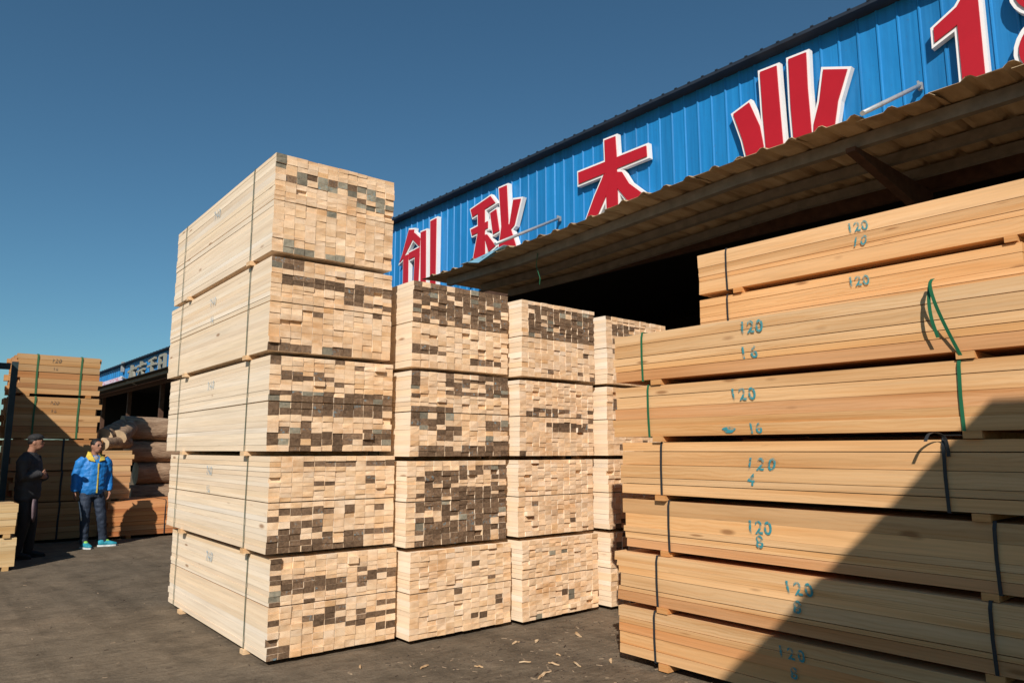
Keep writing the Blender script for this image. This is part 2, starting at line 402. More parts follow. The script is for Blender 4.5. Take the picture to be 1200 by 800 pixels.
# ------------------------------------------------------------------ raised sign letters on the fascia
def offset_poly(p, d):
    n = len(p); area = sum(p[i][0] * p[(i + 1) % n][1] - p[(i + 1) % n][0] * p[i][1] for i in range(n))
    sg = 1 if area > 0 else -1; out = []
    for i in range(n):
        a, b, c = Vector(p[i - 1]), Vector(p[i]), Vector(p[(i + 1) % n])
        e1, e2 = (b - a).normalized(), (c - b).normalized()
        n1, n2 = Vector((e1.y, -e1.x)) * sg, Vector((e2.y, -e2.x)) * sg
        m = n1 + n2
        if m.length < 0.3: m = n1 + n2 * 0.5
        m.normalize(); k = d / max(0.45, m.dot(n1))
        out.append(tuple(b + m * k))
    return out
def prism(bm, poly, x0, x1, oy, oz, mi=0):
    a = [bm.verts.new((x0, y - oy, z - oz)) for y, z in poly]; b = [bm.verts.new((x1, y - oy, z - oz)) for y, z in poly]
    n = len(poly); bm.faces.new(a).material_index = mi; bm.faces.new(b[::-1]).material_index = mi
    for i in range(n): bm.faces.new((a[i], a[(i + 1) % n], b[(i + 1) % n], b[i])).material_index = mi
LET = {
'chuang': [[(14.441,6.786),(14.214,6.741),(14.251,6.518),(14.659,6.133),(14.841,6.05),(14.709,6.237)],[(14.334,6.739),(14.159,6.631),(13.933,6.459),(13.963,6.267),(14.281,6.525)],[(14.66,6.167),(14.448,6.182),(14.43,5.02),(14.643,5.02)],[(14.418,6.206),(13.955,6.249),(13.957,6.08),(14.412,6.04)],[(14.146,6.078),(13.95,6.099),(14.001,5.12),(14.192,5.12)],[(13.909,6.598),(13.702,6.599),(13.673,5.32),(13.879,5.32)],[(13.51,6.77),(13.276,6.782),(13.279,5.02),(13.478,5.02)]],
'qiu': [[(11.988,6.652),(11.316,6.774),(11.157,6.591),(11.925,6.476)],[(11.736,6.53),(11.508,6.546),(11.478,5.02),(11.691,5.02)],[(11.976,6.204),(11.397,6.252),(11.396,6.104),(11.932,6.07)],[(11.713,6.124),(11.482,6.106),(11.565,5.764),(11.766,5.22),(12.003,5.12)],[(11.521,5.983),(11.418,5.974),(11.136,5.671),(11.358,5.592)],[(11.308,6.402),(11.118,6.438),(11.017,5.96),(11.215,5.934)],[(11.02,6.854),(10.781,6.855),(10.726,6.076),(10.85,5.02),(11.148,5.02),(10.941,6.021)],[(10.568,6.491),(10.346,6.452),(10.537,5.96),(10.726,5.857),(10.647,6.163)],[(10.78,6.089),(10.684,5.995),(10.517,5.592),(10.331,5.02),(10.63,5.02),(10.83,5.662)]],
'mu': [[(8.771,6.521),(7.211,6.519),(7.202,6.331),(8.768,6.304)],[(8.124,6.915),(7.874,6.908),(7.853,6.513),(7.844,5.02),(8.09,5.02),(8.111,6.413)],[(8.14,6.318),(8.019,6.127),(8.124,5.874),(8.446,5.42),(8.744,5.32),(8.38,5.959),(8.209,6.208)],[(7.901,6.272),(7.743,6.224),(7.593,5.978),(7.255,5.674),(7.201,5.42),(7.497,5.52),(7.846,5.962)]],
'ye': [[(5.574,6.463),(5.31,6.546),(5.161,6.135),(5.036,5.22),(5.29,5.22),(5.445,6.025)],[(5.111,6.936),(4.854,6.926),(4.848,6.609),(4.805,5.12),(5.055,5.12),(5.102,6.296)],[(4.672,6.944),(4.415,6.934),(4.423,6.438),(4.394,5.12),(4.647,5.12),(4.678,6.257)],[(4.194,6.587),(3.88,6.461),(4.028,6.078),(4.201,5.22),(4.428,5.22),(4.368,5.888),(4.272,6.172)],[(5.62,4.9),(3.8,4.9),(3.8,5.12),(5.62,5.12)]],
'one': [[(2.837,6.547),(2.578,6.693),(2.43,6.9),(2.355,6.9),(2.364,5.02),(2.592,5.02),(2.586,6.473),(2.839,6.365)]],
}
def sign_letter(strokes, label):
    oy = sum(p[0] for p in strokes[0]) / len(strokes[0]); oz = min(p[1] for s in strokes for p in s)
    t = thing('sign_letter', label, 'sign letter', (FX, oy, oz), 0, 'raised letters on the blue fascia')
    bw = bmesh.new(); br = bmesh.new()
    for i, s in enumerate(strokes):
        prism(bw, offset_poly(s, 0.04), -0.115 - 0.0015 * i, -0.03, oy, oz)
        prism(br, s, -0.135 - 0.0015 * i, -0.11 - 0.0003 * i, oy, oz)
    link('edge', to_mesh('edge', bw, M['white']), t); link('face', to_mesh('face', br, M['red']), t)
sign_letter(LET['chuang'], 'red white-edged Chinese character nearest the tall stack on the blue fascia')
sign_letter(LET['qiu'], 'red white-edged Chinese character second from the left, with slanting strokes like grain and fire')
sign_letter(LET['mu'], 'red white-edged character shaped like a tree, cross with two spreading legs')
sign_letter(LET['ye'], 'red white-edged character of four upright strokes fanning out like a hand')
sign_letter(LET['one'], 'red white-edged numeral 1 on the blue fascia at the upper right')
def ring_poly(cy, cz, ry, rz, n=28): return [(cy + ry * math.cos(2 * math.pi * k / n), cz + rz * math.sin(2 * math.pi * k / n)) for k in range(n)]
def ring_prism(bm, o, i, x0, x1, oy, oz):
    n = len(o); V = [[bm.verts.new((x, y - oy, z - oz)) for y, z in pl] for x, pl in ((x0, o), (x0, i), (x1, o), (x1, i))]
    for k in range(n):
        j = (k + 1) % n
        for a, b in ((0, 1), (1, 3), (3, 2), (2, 0)): bm.faces.new((V[a][k], V[a][j], V[b][j], V[b][k]))
t8 = thing('sign_letter', 'red white-edged numeral cut by the right edge of the picture', 'sign letter', (FX, 1.7, 5.4), 0, 'raised letters on the blue fascia')
bw = bmesh.new(); br = bmesh.new()
for q, (c_y, c_z, ry, rz) in enumerate(((1.66, 6.57, 0.35, 0.33), (1.64, 5.86, 0.38, 0.36))):
    d = 0.0015 * q
    ring_prism(bw, ring_poly(c_y, c_z, ry + .055, rz + .055), ring_poly(c_y, c_z, ry - .255, rz - .255), -0.13 - d, -0.03, 1.7, 5.4)
    ring_prism(br, ring_poly(c_y, c_z, ry, rz), ring_poly(c_y, c_z, ry - .2, rz - .2), -0.15 - d, -0.125 - d * .2, 1.7, 5.4)
link('edge', to_mesh('edge', bw, M['white']), t8); link('face', to_mesh('face', br, M['red']), t8)

# ------------------------------------------------------------------ far shed of the same row
FY0 = 27.0
far, FW = build_shed('far blue-fronted shed down the row, dark and open below its fascia', FY0, 58.0, 5.98, 4.78, FX, 14, 0.5, 'shed')
for y in (30, 36, 42, 48, 54):
    link('post', box_mesh('post', (0.18, y - FY0 - 0.1, 0), (0.36, y - FY0 + 0.1, 4.8), M['rust']), far)
link('canopy_purlin', box_mesh('canopy_purlin', (-0.9, 0.2, 4.62), (-0.8, FW - 0.2, 4.74), M['beam']), far)
bm = bmesh.new(); box(bm, (-1.15, 0.1, 4.745), (0.0, FW - 0.1, 4.772)); link('canopy_sheet', to_mesh('canopy_sheet', bm, M['shade_dark']), far)
bm = bmesh.new(); tube(bm, [(-0.3, 38.2 - FY0, 4.66), (-1.3, 36.9 - FY0, 4.86)], 0.05, 8); link('lamp_arm', to_mesh('lamp_arm', bm, M['galv']), far)
bm = bmesh.new(); box(bm, (-0.16, 42.2 - FY0, 5.62), (-0.03, 42.45 - FY0, 6.15)); link('fascia_bracket', to_mesh('fascia_bracket', bm, M['galv']), far)
M['sign_grey'] = mat_plain('grey_metal_letter', (0.30, 0.28, 0.22), 0.5)
far_chars = {
 'a': [[(0,.5),(.9,.62),(.9,.5),(0,.38)], [(.35,0),(.5,0),(.5,.75),(.35,.75)], [(.1,0),(.25,0),(.4,.4),(.3,.45)], [(.6,.45),(.7,.4),(.9,.05),(.75,0)]],
 'b': [[(0,.62),(.95,.66),(.95,.56),(0,.52)], [(.42,.5),(.56,.5),(.56,.78),(.42,.78)], [(.05,.36),(.9,.42),(.9,.32),(.05,.27)], [(.1,0),(.22,0),(.45,.3),(.35,.35)], [(.6,.3),(.7,.3),(.92,.02),(.78,0)]],
 'c': [[(.1,.7),(.85,.78),(.85,.68),(.1,.6)], [(.4,.05),(.54,.05),(.54,.7),(.4,.7)], [(0,.45),(.95,.5),(.95,.4),(0,.35)], [(.1,.0),(.9,.06),(.9,.16),(.1,.1)]],
 'd': [[(.1,0),(.24,0),(.24,.78),(.1,.7)], [(.24,.78),(.85,.78),(.85,.68),(.24,.66)], [(.72,0),(.86,0),(.86,.7),(.72,.7)], [(.3,.4),(.7,.42),(.7,.33),(.3,.31)]]}
for key, yy, ww, lab in (('a', 41.0, 1.5, 'grey metal character beside the pink panel on the far fascia'), ('b', 39.3, 1.5, 'second grey metal character from the pink panel on the far fascia'),
                    ('c', 37.3, 1.4, 'third grey metal character from the pink panel on the far fascia'), ('d', 35.6, 1.3, 'grey metal character on the far fascia closest to the tall pale stack')):
    t = tag(link('sign_letter', None, None, (FX, yy, 5.05)), lab, 'sign letter', 'grey letters on the far fascia')
    bm = bmesh.new()
    for i, s in enumerate(far_chars[key]): prism(bm, [(-p[0] * ww, p[1]) for p in s], -0.14 - 0.002 * i, -0.03, 0, 0)
    link('face', to_mesh('face', bm, M['sign_grey']), t)
def mat_banner():
    k = NT('pink_white_banner'); tc = k.n('ShaderNodeTexCoord')
    a = k.noise(k.scaled(tc.outputs['Object'], (1, 1.6, 3.4)), 1.0, 3, 0.6)
    c = k.ramp(a, [(0.38, (0.62, 0.50, 0.62)), (0.5, (0.72, 0.62, 0.70)), (0.58, (0.55, 0.12, 0.20)), (0.66, (0.7, 0.62, 0.68))])
    k.l(c, k.b.inputs['Base Color']); return k.m
pn = link('banner', box_mesh('banner', (-0.05, 0, 0), (-0.032, 4.9, 0.5), mat_banner()), None, (FX, 42.5, 4.92))
tag(pn, 'pale pink and white printed banner on the far blue fascia', 'banner')

# ------------------------------------------------------------------ lumber bundles
MESH = {}
ORD = ('lowest', 'second lowest', 'third from the ground', 'fourth from the ground', 'fifth from the ground', 'sixth from the ground')
def board_mesh(L, w, t, dark, var):
    key = (round(L, 3), round(w, 4), round(t, 4), dark, var)
    if key in MESH: return MESH[key]
    r = random.Random(str(key)); bm = bmesh.new()
    fs = box(bm, (-w / 2, 0, -t / 2), (w / 2, L, t / 2))
    for v in bm.verts:
        if v.co.y > L / 2: v.co.y += r.uniform(-0.004, 0.004)
        else: v.co.y += r.uniform(-0.003, 0.003)
        v.co.x += r.uniform(-0.0008, 0.0008); v.co.z += r.uniform(-0.0006, 0.0006)
    fs[2].material_index = 1; fs[4].material_index = 1
    MESH[key] = to_mesh('board', bm, [M['side'], M[dark]])
    return MESH[key]
def strap_mesh(W, H, wdt, mat, lo=0.0, bow=0.0):
    key = ('strap', round(W, 3), round(H, 3), wdt, mat, lo, bow)
    if key in MESH: return MESH[key]
    bm = bmesh.new(); o = 0.007; th = 0.0022
    def path(e):
        return [(-o - e, lo - e), (-o - e - bow, lo + (H - lo) * .5), (-o - e, H - .03), (-e * .5, H + o + e), (W + e * .5, H + o + e), (W + o + e, H - .03), (W + o + e, lo - e)]
    P, Q = path(0), path(th)
    rows = [[bm.verts.new((p[0], s * wdt / 2 + (0.006 * math.sin(p[1] * 7) if p[0] < 0 else 0), p[1])) for s in (-1, 1)] + [bm.verts.new((q[0], s * wdt / 2 + (0.006 * math.sin(p[1] * 7) if p[0] < 0 else 0), q[1])) for s in (-1, 1)] for p, q in zip(P, Q)]
    n = len(rows)
    for i in range(n):
        a, b = rows[i], rows[(i + 1) % n]
        for u, v in ((2, 3), (3, 1), (1, 0), (0, 2)): bm.faces.new((a[u], a[v], b[v], b[u]))
    MESH[key] = to_mesh('strap', bm, M[mat]); return MESH[key]
TXT = {}
def text_mesh(s, size, mat, space=1.15, shear=0.0):
    key = (s, size, mat, space, shear)
    if key in TXT: return TXT[key]
    cu = bpy.data.curves.new('stencil', 'FONT'); cu.body = s; cu.size = size; cu.align_x = 'CENTER'; cu.align_y = 'CENTER'
    cu.space_character = space; cu.shear = shear; cu.resolution_u = 4; cu.offset = size * 0.022
    ob = bpy.data.objects.new('tmp', cu); COL.objects.link(ob)
    dg = bpy.context.evaluated_depsgraph_get(); me = bpy.data.meshes.new_from_object(ob.evaluated_get(dg))
    bpy.data.objects.remove(ob); me.materials.clear(); me.materials.append(M[mat]); TXT[key] = me
    return me
def in_patch(fx, fz, patches):
    p = 0.0
    for z0, z1, x0, x1, pr in patches:
        if z0 <= fz <= z1 and x0 <= fx <= x1: p = max(p, pr)
    return p

PALE = (0.87, 0.725, 0.56); ORANGE = (0.745, 0.475, 0.25); RED = (0.62, 0.29, 0.125)
def bundle(label, group, loc, rz, W, L, H, cols, rows, sp=0.05, dark=(), darkmat='dark', tint=PALE, straps=(), sticks=(0.3,),
           jit=0.0032, mid=True, marks=(), seed=0, fixrows=None, strapw=0.016, face_jit=0.0015, tv=0.06, stick_out=0.02, loose=0.03):
    r = random.Random(seed * 77 + 5)
    t = thing('lumber_bundle', label, 'lumber bundle', loc, rz, group)
    w = W / cols - 0.003
    midrow = rows // 2 if mid else -1
    for c in range(cols):
        if fixrows: th = list(fixrows)
        else:
            if c == 0: base_th = [r.choice((0.8, 0.95, 1.0, 1.05, 1.25)) for _ in range(rows)]
            th = list(base_th)
            for q in range(rows - 1):
                if c and r.random() < 0.3: e_ = r.uniform(-.2, .2); th[q] += e_; th[q + 1] -= e_
        gapm = 0.008 if mid else 0.0
        k = (H - gapm) / sum(th); th = [x * k for x in th]
        if mid and not fixrows:                       # both halves level with the middle stickers
            a = sum(th[:midrow]); half = (H - gapm) * 0.52
            th = [x * half / a if i < midrow else x * (H - gapm - half) / (H - gapm - a) for i, x in enumerate(th)]
        z = sp; base = H / rows
        for i, tt in enumerate(th):
            if mid and i == midrow: z += gapm
            fx = (c + 0.5) / cols; fz = 1 - (z + tt / 2 - sp) / H
            d = 'end'; q_ = 0.5 + 0.9 * noise.noise(Vector((c * .26, z * 15, seed * 3.7)))
            if q_ * .84 + r.random() * .16 < in_patch(fx, fz, dark) or r.random() < 0.012: d = darkmat if r.random() < 0.93 else ('grey' if darkmat == 'dark' else 'dark')
            if d != 'end' and r.random() < 0.07: d = 'end'
            me = board_mesh(L, w, base, d, r.randrange(3))
            dy = r.gauss(0, jit); dy = max(-2.5 * jit, min(2.5 * jit, dy))
            if r.random() < 0.03: dy += r.choice((-1, 1)) * loose * r.uniform(.3, 1)
            dx = r.uniform(-face_jit, face_jit) * (1.0 if c or face_jit > .003 else .3)
            if c == 0 and r.random() < 0.12: dx += 0.003
            o = bpy.data.objects.new('board', me); COL.objects.link(o); o.parent = t
            o.location = (W * (c + 0.5) / cols + dx, dy, z + tt / 2)
            o.rotation_euler = (0, 0, r.uniform(-0.0008, 0.0008))
            o.scale = (1, 1, (tt - (0.0007 if r.random() < ((.7 if c else .84) if mid else .45) else (.003 if mid else .0048))) / base)
            if not mid and r.random() < .26: tint_ = (tint[0] * .92, tint[1] * .78, tint[2] * .72)
            else: tint_ = tint
            f = 1 + r.gauss(0, tv * (1.0 if c or not mid else .35)); h = r.gauss(0, tv * 0.6)
            o.color = (tint_[0] * f, tint_[1] * f * (1 - h * .6), tint_[2] * f * (1 - h * 1.6), 0.25 if mid else 1.0)
            z += tt
    for sy in sticks:
        bm = bmesh.new(); ww = r.uniform(0.07, 0.09)
        box(bm, (-stick_out, sy, 0.0), (W + 0.01, sy + ww, sp - 0.001))
        o = link('spacer', to_mesh('spacer', bm, M['side']), t); o.color = (tint[0] * .88, tint[1] * .76, tint[2] * .62, 1)
    for s in straps:
        y, m = s[0], s[1]
        link('strap', strap_mesh(W, H + sp, strapw, m, sp - 0.004 if len(s) < 3 else s[2]), t, (0, y, 0), (R(r.uniform(-1.2, 1.2)), 0, 0))
    for (txt, y, z, size, m) in marks:
        o = link('stencil_mark', text_mesh(txt, size * r.uniform(.9, 1.12), m, r.choice((1.1, 1.25, 1.4)), r.choice((-.12, 0, .1, .2))), t)
        o.matrix_local = Matrix(((0, 0, -1, -0.0075), (-1, 0, 0, y), (0, 1, 0, z), (0, 0, 0, 1))) @ Matrix.Rotation(R(r.uniform(-3, 3)), 4, 'Z')
    return t

# ---- tall stack of five pale bundles (ends towards the camera)
GA = 'bundles of the tall pale stack'
rA = R(-1.8)
A_dark = [
 [(0, .5, 0, .08, .95), (.2, .4, .08, 1, .8), (.42, .5, .1, 1, .35), (.52, .75, 0, 1, .4), (.6, .75, 0, .5, .6), (.86, 1, 0, .15, .95), (.72, .85, .6, 1, .4)],
 [(.05, .13, .22, 1, .7), (.2, .32, .15, .85, .5), (.55, .64, .55, 1, .6), (.55, 1, 0, .6, .5), (.8, 1, 0, 1, .6), (.93, 1, 0, .5, .9)],
 [(0, .12, 0, .08, 1), (.16, .26, .12, .5, .75), (.34, .62, 0, 1, .9), (.74, 1, 0, 1, .68)],
 [(.02, .1, 0, .3, .8), (.15, .3, .1, 1, .75), (.25, .42, .6, 1, .6), (.9, 1, 0, .65, .7)],
 [(0, .13, 0, .08, 1), (.16, .28, .1, .8, .75), (.2, .36, .65, 1, .8), (.9, 1, 0, .3, .95), (.92, 1, .4, .75, .5)]]
A_lab = ['bottom bundle of the tall pale stack, with a dark strip of ends near its top', 'second bundle up in the tall pale stack, mixed pale and brown ends',
         'middle bundle of the tall pale stack, its ends mostly dark brown', 'fourth bundle up in the tall pale stack, brown band across its upper ends', 'topmost bundle of the tall pale stack, grey weathered ends along its top']
A_x = [2.235, 2.19, 2.165, 2.14, 2.125]; A_z = [0.0, 0.755, 1.505, 2.27, 3.045]; A_top = [.755, 1.505, 2.27, 3.045, 3.88]
for i in range(5):
    bundle(A_lab[i], GA, (A_x[i], 5.36 + (0.0, -.01, .015, .02, .0)[i], A_z[i]), rA, 1.06, (2.72, 2.82, 2.9, 2.95, 2.85)[i], A_top[i] - A_z[i] - 0.038, 12, 17, sp=0.036,
           dark=A_dark[i], darkmat='dark' if i < 4 else 'grey', straps=((0.46, 'strap_olive'), (2.5, 'strap_olive')), sticks=(0.42, 2.2), seed=i + 1,
           marks=(('240', 1.45, A_top[i] - A_z[i] - 0.14, 0.11, 'pale_ink'),) + ((('16', 1.45, A_top[i] - A_z[i] - 0.3, 0.1, 'pale_ink'),) if i in (1, 3) else ()), strapw=0.012)

# ---- the shorter stacks beside it
GB = 'bundles of the second stack from the left of the end-on row'
B_dark = [[(0.0, 1, 0, 1, .015)], [(.04, .32, .05, 1, .6), (.34, 1, .05, 1, .88)], [(0, .3, 0, .08, .9), (.03, .25, .3, 1, .6), (.4, .56, 0, .4, .7), (.45, .52, .4, 1, .6), (.52, .9, 0, 1, .42), (.85, 1, .1, 1, .65)],
          [(0, .46, 0, 1, .95), (.72, .86, 0, .3, .75), (.86, .96, .6, .92, .75)]]
B_lab = ['bottom bundle of the second end-on stack, clean pale ends throughout', 'second bundle up in the second end-on stack, its lower ends nearly all dark brown',
         'third bundle up in the second end-on stack, speckled dark and pale', 'top bundle of the second end-on stack, dark upper half and pale lower half']
B_z = [0, .725, 1.46, 2.215, 3.0]
for i in range(4):
    bundle(B_lab[i], GB, (3.30 + (0.03, -.01, .0, .02)[i], 5.17 + (0, .02, .0, .03)[i], B_z[i]), R(-.6), 1.06, 2.8, B_z[i + 1] - B_z[i] - 0.038, 12, 17, sp=0.036,
           dark=B_dark[i], straps=((0.5, 'strap_olive'),), sticks=(0.42, 2.2), seed=20 + i, jit=0.004)
GC = 'bundles of the third stack from the left of the end-on row'
C_dark = [[(0, .2, 0, 1, .25), (.55, .8, .3, 1, .35)], [(0, 1, 0, 1, .03)], [(.38, .66, 0, 1, .5)], [(.05, .48, .05, 1, .95)]]
C_lab = ['bottom bundle of the third end-on stack, a few grey ends', 'second bundle up in the third end-on stack, plain pale ends',
         'third bundle up in the third end-on stack, dark band across its middle', 'top bundle of the third end-on stack, dark band along its top']
C_z = [0, .735, 1.46, 2.20, 2.965]
for i in range(4):
    bundle(C_lab[i], GC, (4.43 + (0.02, -.01, 0, .02)[i], 5.07 + (0, .02, .01, 0)[i], C_z[i]), R(.4), 1.0, 2.8, C_z[i + 1] - C_z[i] - 0.038, 12, 17, sp=0.036,
           dark=C_dark[i], darkmat='grey' if i == 0 else 'dark', straps=((0.5, 'strap_olive'),), sticks=(0.42, 2.2), seed=30 + i, jit=0.004)
GE = 'bundles of the stack half hidden behind the right stack'
E_lab = ['bottom bundle of the end-on stack half hidden behind the orange stack', 'second bundle up in the end-on stack half hidden behind the orange stack',
         'third bundle up in the end-on stack half hidden behind the orange stack', 'top bundle of the end-on stack peeping over the orange stack']
E_z = [0, .735, 1.46, 2.19, 2.93]
for i in range(4):
    bundle(E_lab[i], GE, (5.53 + (0, .01, -.01, .02)[i], 4.98 + (0, .02, 0, .02)[i], E_z[i]), R(.3), 1.0, 2.8, E_z[i + 1] - E_z[i] - 0.038, 11, 15, sp=0.036,
           dark=[(.1, .5, .1, .6, .5), (.6, .8, .2, 1, .4)], straps=((0.5, 'strap_olive'),), sticks=(0.42, 2.2), seed=40 + i, jit=0.004)

# ---- the right-hand stack of orange bundles lying lengthways
GD = 'bundles of the orange stack at the right'
D_lab = ['bottom bundle of the orange stack at the right, resting on small blocks by the ground', 'second bundle up in the orange stack, marked 120 above 8, above the ground bundle',
         'third bundle up in the orange stack, set slightly back, marked 120 over 8', 'fourth bundle up in the orange stack, black strapped, just under the green strapped ones',
         'fifth bundle up in the orange stack, green straps and a blue blot beside 16', 'green strapped bundle of the orange stack with a loose looped strap end']
D_z = [0.01, .40, .79, 1.185, 1.61, 2.03, 2.435]
D_y1 = [3.80, 3.825, 3.77, 3.775, 3.815, 3.815]; D_x = [4.325, 4.325, 4.35, 4.34, 4.325, 4.325]
D_end = [0.92, 0.86, 0.9, 0.95, 0.85, 0.88]
D_rows = [(1.0, 1.25, .9, .55, 1.1), (1.1, .5, 1.5, .8, .6, 1.0), (.8, .7, .55, 1.3, 1.4), (.9, .55, 1.1, 1.2, .8), (1, .7, 1.1, 1.2, 1.0), (1.0, .6, .75, 1.2, 1.0)]
D_straps = [((3.47, 'strap_black'), (1.35, 'strap_black')), ((3.44, 'strap_black'), (1.33, 'strap_black')), ((3.35, 'strap_black'), (1.29, 'strap_black')),
            ((3.385, 'strap_black'), (1.49, 'strap_black')), ((3.475, 'strap_green'), (1.38, 'strap_green')), ((3.525, 'strap_green'), (0.95, 'strap_green'))]
D_marks = [(('120', 2.43, .31, .105), ('8', 2.42, .2, .1)), (('120', 2.36, .31, .105), ('8', 2.38, .2, .1)), (('120', 2.63, .26, .105), ('8', 2.63, .17, .1)),
           (('120', 2.59, .27, .105), ('4', 2.66, .17, .1)), (('120', 2.68, .305, .105), ('16', 2.60, .08, .1)), (('120', 2.60, .33, .105), ('16', 2.62, .16, .1))]
for i in range(6):
    y0 = D_end[i]; sp = 0.04 if i else 0.05
    b = bundle(D_lab[i], GD, (D_x[i], y0, D_z[i]), R((.2, .1, -.2, .15, 0, 0)[i]), 1.05, D_y1[i] - y0, D_z[i + 1] - D_z[i] - sp - 0.003, 8, 5, sp=sp,
           tint=ORANGE, straps=tuple((y - y0, m) for y, m in D_straps[i]), sticks=(1.30 - y0 + .0, 3.36 - y0), seed=50 + i, mid=False,
           fixrows=D_rows[i], marks=tuple((t_, y - y0, z, s, 'teal_ink') for t_, y, z, s in D_marks[i]), face_jit=0.004, tv=0.075, strapw=0.018, jit=0.014, stick_out=0.012)
    if i == 4:
        bm = bmesh.new(); vs_ = [bm.verts.new((math.cos(a) * .05 * (1 + .2 * math.sin(3 * a)), math.sin(a) * .022, 0)) for a in [k * math.pi / 8 for k in range(16)]]; bm.faces.new(vs_)
        o = link('paint_blot', to_mesh('paint_blot', bm, M['teal_ink']), b)
        o.matrix_local = Matrix(((0, 0, -1, -0.0075), (-1, 0, 0, 2.80 - y0), (0, 1, 0, .075), (0, 0, 0, 1)))
    if i in (3, 5):     # loose strap ends curling out
        bm = bmesh.new()
        if i == 5:
            P = [(-.012, 1.365, .02), (-.03, 1.39, .10), (-.05, 1.42, .2), (-.07, 1.445, .3), (-.075, 1.46, .38), (-.07, 1.462, .425), (-.055, 1.45, .445), (-.045, 1.465, .44), (-.05, 1.475, .40), (-.065, 1.478, .32), (-.07, 1.47, .22), (-.06, 1.45, .12)]
            P = [(x, y - y0, z) for x, y, z in P]
        else:
            P = [(-.01, 1.47, .33), (-.02, 1.475, .42), (-.05, 1.50, .455), (-.09, 1.53, .45), (-.12, 1.54, .41)]; P = [(x, y - y0, z) for x, y, z in P]
        Q = []
        for rr in range(len(P) - 1):              # Catmull-Rom smoothing of the curl
            p0, p1, p2, p3 = (Vector(P[max(0, rr - 1)]), Vector(P[rr]), Vector(P[rr + 1]), Vector(P[min(len(P) - 1, rr + 2)]))
            for u in (0, .25, .5, .75):
                Q.append(tuple(.5 * ((2 * p1) + (p2 - p0) * u + (2 * p0 - 5 * p1 + 4 * p2 - p3) * u * u + (3 * p1 - p0 - 3 * p2 + p3) * u ** 3)))
        P = Q + [P[-1]]
        rows = []
        for (x, y, z) in P: rows.append([bm.verts.new((x - .001, y - .009, z)), bm.verts.new((x - .001, y + .009, z)), bm.verts.new((x + .001, y + .009, z + .001)), bm.verts.new((x + .001, y - .009, z + .001))])
        for a in range(len(rows) - 1):
            for q in range(4): bm.faces.new((rows[a][q], rows[a][(q + 1) % 4], rows[a + 1][(q + 1) % 4], rows[a + 1][q]))
        bm.faces.new(rows[0]); bm.faces.new(rows[-1])
        link('loose_strap_end', to_mesh('loose_strap_end', bm, M['strap_green' if i == 5 else 'strap_black']), b)
# second row behind it: two bundles show above, those below carry them
GK = 'bundles of the row behind the orange stack'
K_z = [0.0, .41, .82, 1.24, 1.65, 2.07, 2.48, 2.895, 3.305]
for i in range(8):
    if i < 6:
        bundle(ORD[i] + ' bundle in the row hidden behind the orange stack', GK, (5.5, 1.3, K_z[i]), 0, 1.05, 2.5, .368, 5, 3, sp=.04, tint=ORANGE, sticks=(.4, 2.1), seed=60 + i, mid=False)
    else:
        y0 = 1.32 if i == 6 else 1.02; y1 = 3.80
        bundle(('bundle just above the green strapped one, set back, its foot hidden', 'highest orange bundle at the right, marked 120 above 10, under the dark canopy')[i - 6], GK, (5.48, y0, K_z[i]), 0, 1.05, y1 - y0, .367, 8, 5, sp=.043,
               tint=ORANGE, straps=((3.5 - y0, 'strap_black'),), sticks=(1.34 - y0, 3.36 - y0), seed=66 + i, mid=False, fixrows=((1, 1, .6, 1.2, .9), (1.5, .5, .5, .55, 1.5))[i - 6],
               marks=((('120', 2.37 - y0, .33, .11, 'teal_ink'),), (('120', 2.35 - y0, .335, .11, 'teal_ink'), ('10', 2.35 - y0, .22, .10, 'teal_ink')))[i - 6], face_jit=0.004, tv=0.06, strapw=0.016)

# ---- left-hand stack across the yard
GF = 'bundles of the strapped stack at the far left'
F_lab = ['lowest bundle of the far left stack, in deep shade behind the two men', 'second bundle up in the far left stack, shaded behind the men', 'third bundle up in the far left stack, shaded just under the diagonal shadow',
         'second bundle from the top of the far left stack, crossed by a diagonal shadow', 'top bundle of the far left stack with two green straps against the sky']
F_z = [0, .67, 1.19, 1.73, 2.46, 3.19]
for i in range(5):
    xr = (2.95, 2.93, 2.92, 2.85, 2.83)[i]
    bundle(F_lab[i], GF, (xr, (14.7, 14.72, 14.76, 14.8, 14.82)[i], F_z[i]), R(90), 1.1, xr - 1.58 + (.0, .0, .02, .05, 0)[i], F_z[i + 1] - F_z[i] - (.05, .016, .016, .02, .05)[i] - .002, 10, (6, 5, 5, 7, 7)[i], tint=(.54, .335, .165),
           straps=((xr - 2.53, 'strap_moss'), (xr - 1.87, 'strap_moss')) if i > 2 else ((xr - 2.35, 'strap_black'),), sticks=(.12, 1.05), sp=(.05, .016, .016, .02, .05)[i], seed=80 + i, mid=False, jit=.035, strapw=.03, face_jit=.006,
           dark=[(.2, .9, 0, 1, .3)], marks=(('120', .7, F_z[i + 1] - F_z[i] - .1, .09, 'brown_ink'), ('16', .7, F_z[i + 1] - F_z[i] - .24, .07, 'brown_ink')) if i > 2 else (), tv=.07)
bundle('low reddish lumber pile on the ground right of the man in blue', None, (5.35, 14.45, 0), R(90), 1.25, 2.32, .60, 8, 7, sp=.05, tint=RED, straps=((1.35, 'strap_black'), (.25, 'strap_black')), sticks=(.3, 1.9), seed=90, fixrows=(1, 1.1, .7, 1.2, .8, .7, 1.5), mid=False, jit=.02, face_jit=.008, tv=.09)
bundle('small pale lumber bundle standing on the reddish pile beside the far left stack', None, (3.44, 14.72, .652), R(90), .9, .47, .86, 8, 9, sp=.03, tint=(.66, .44, .24), sticks=(.1, .3), seed=91, mid=False, jit=.014, face_jit=.01, tv=.09)

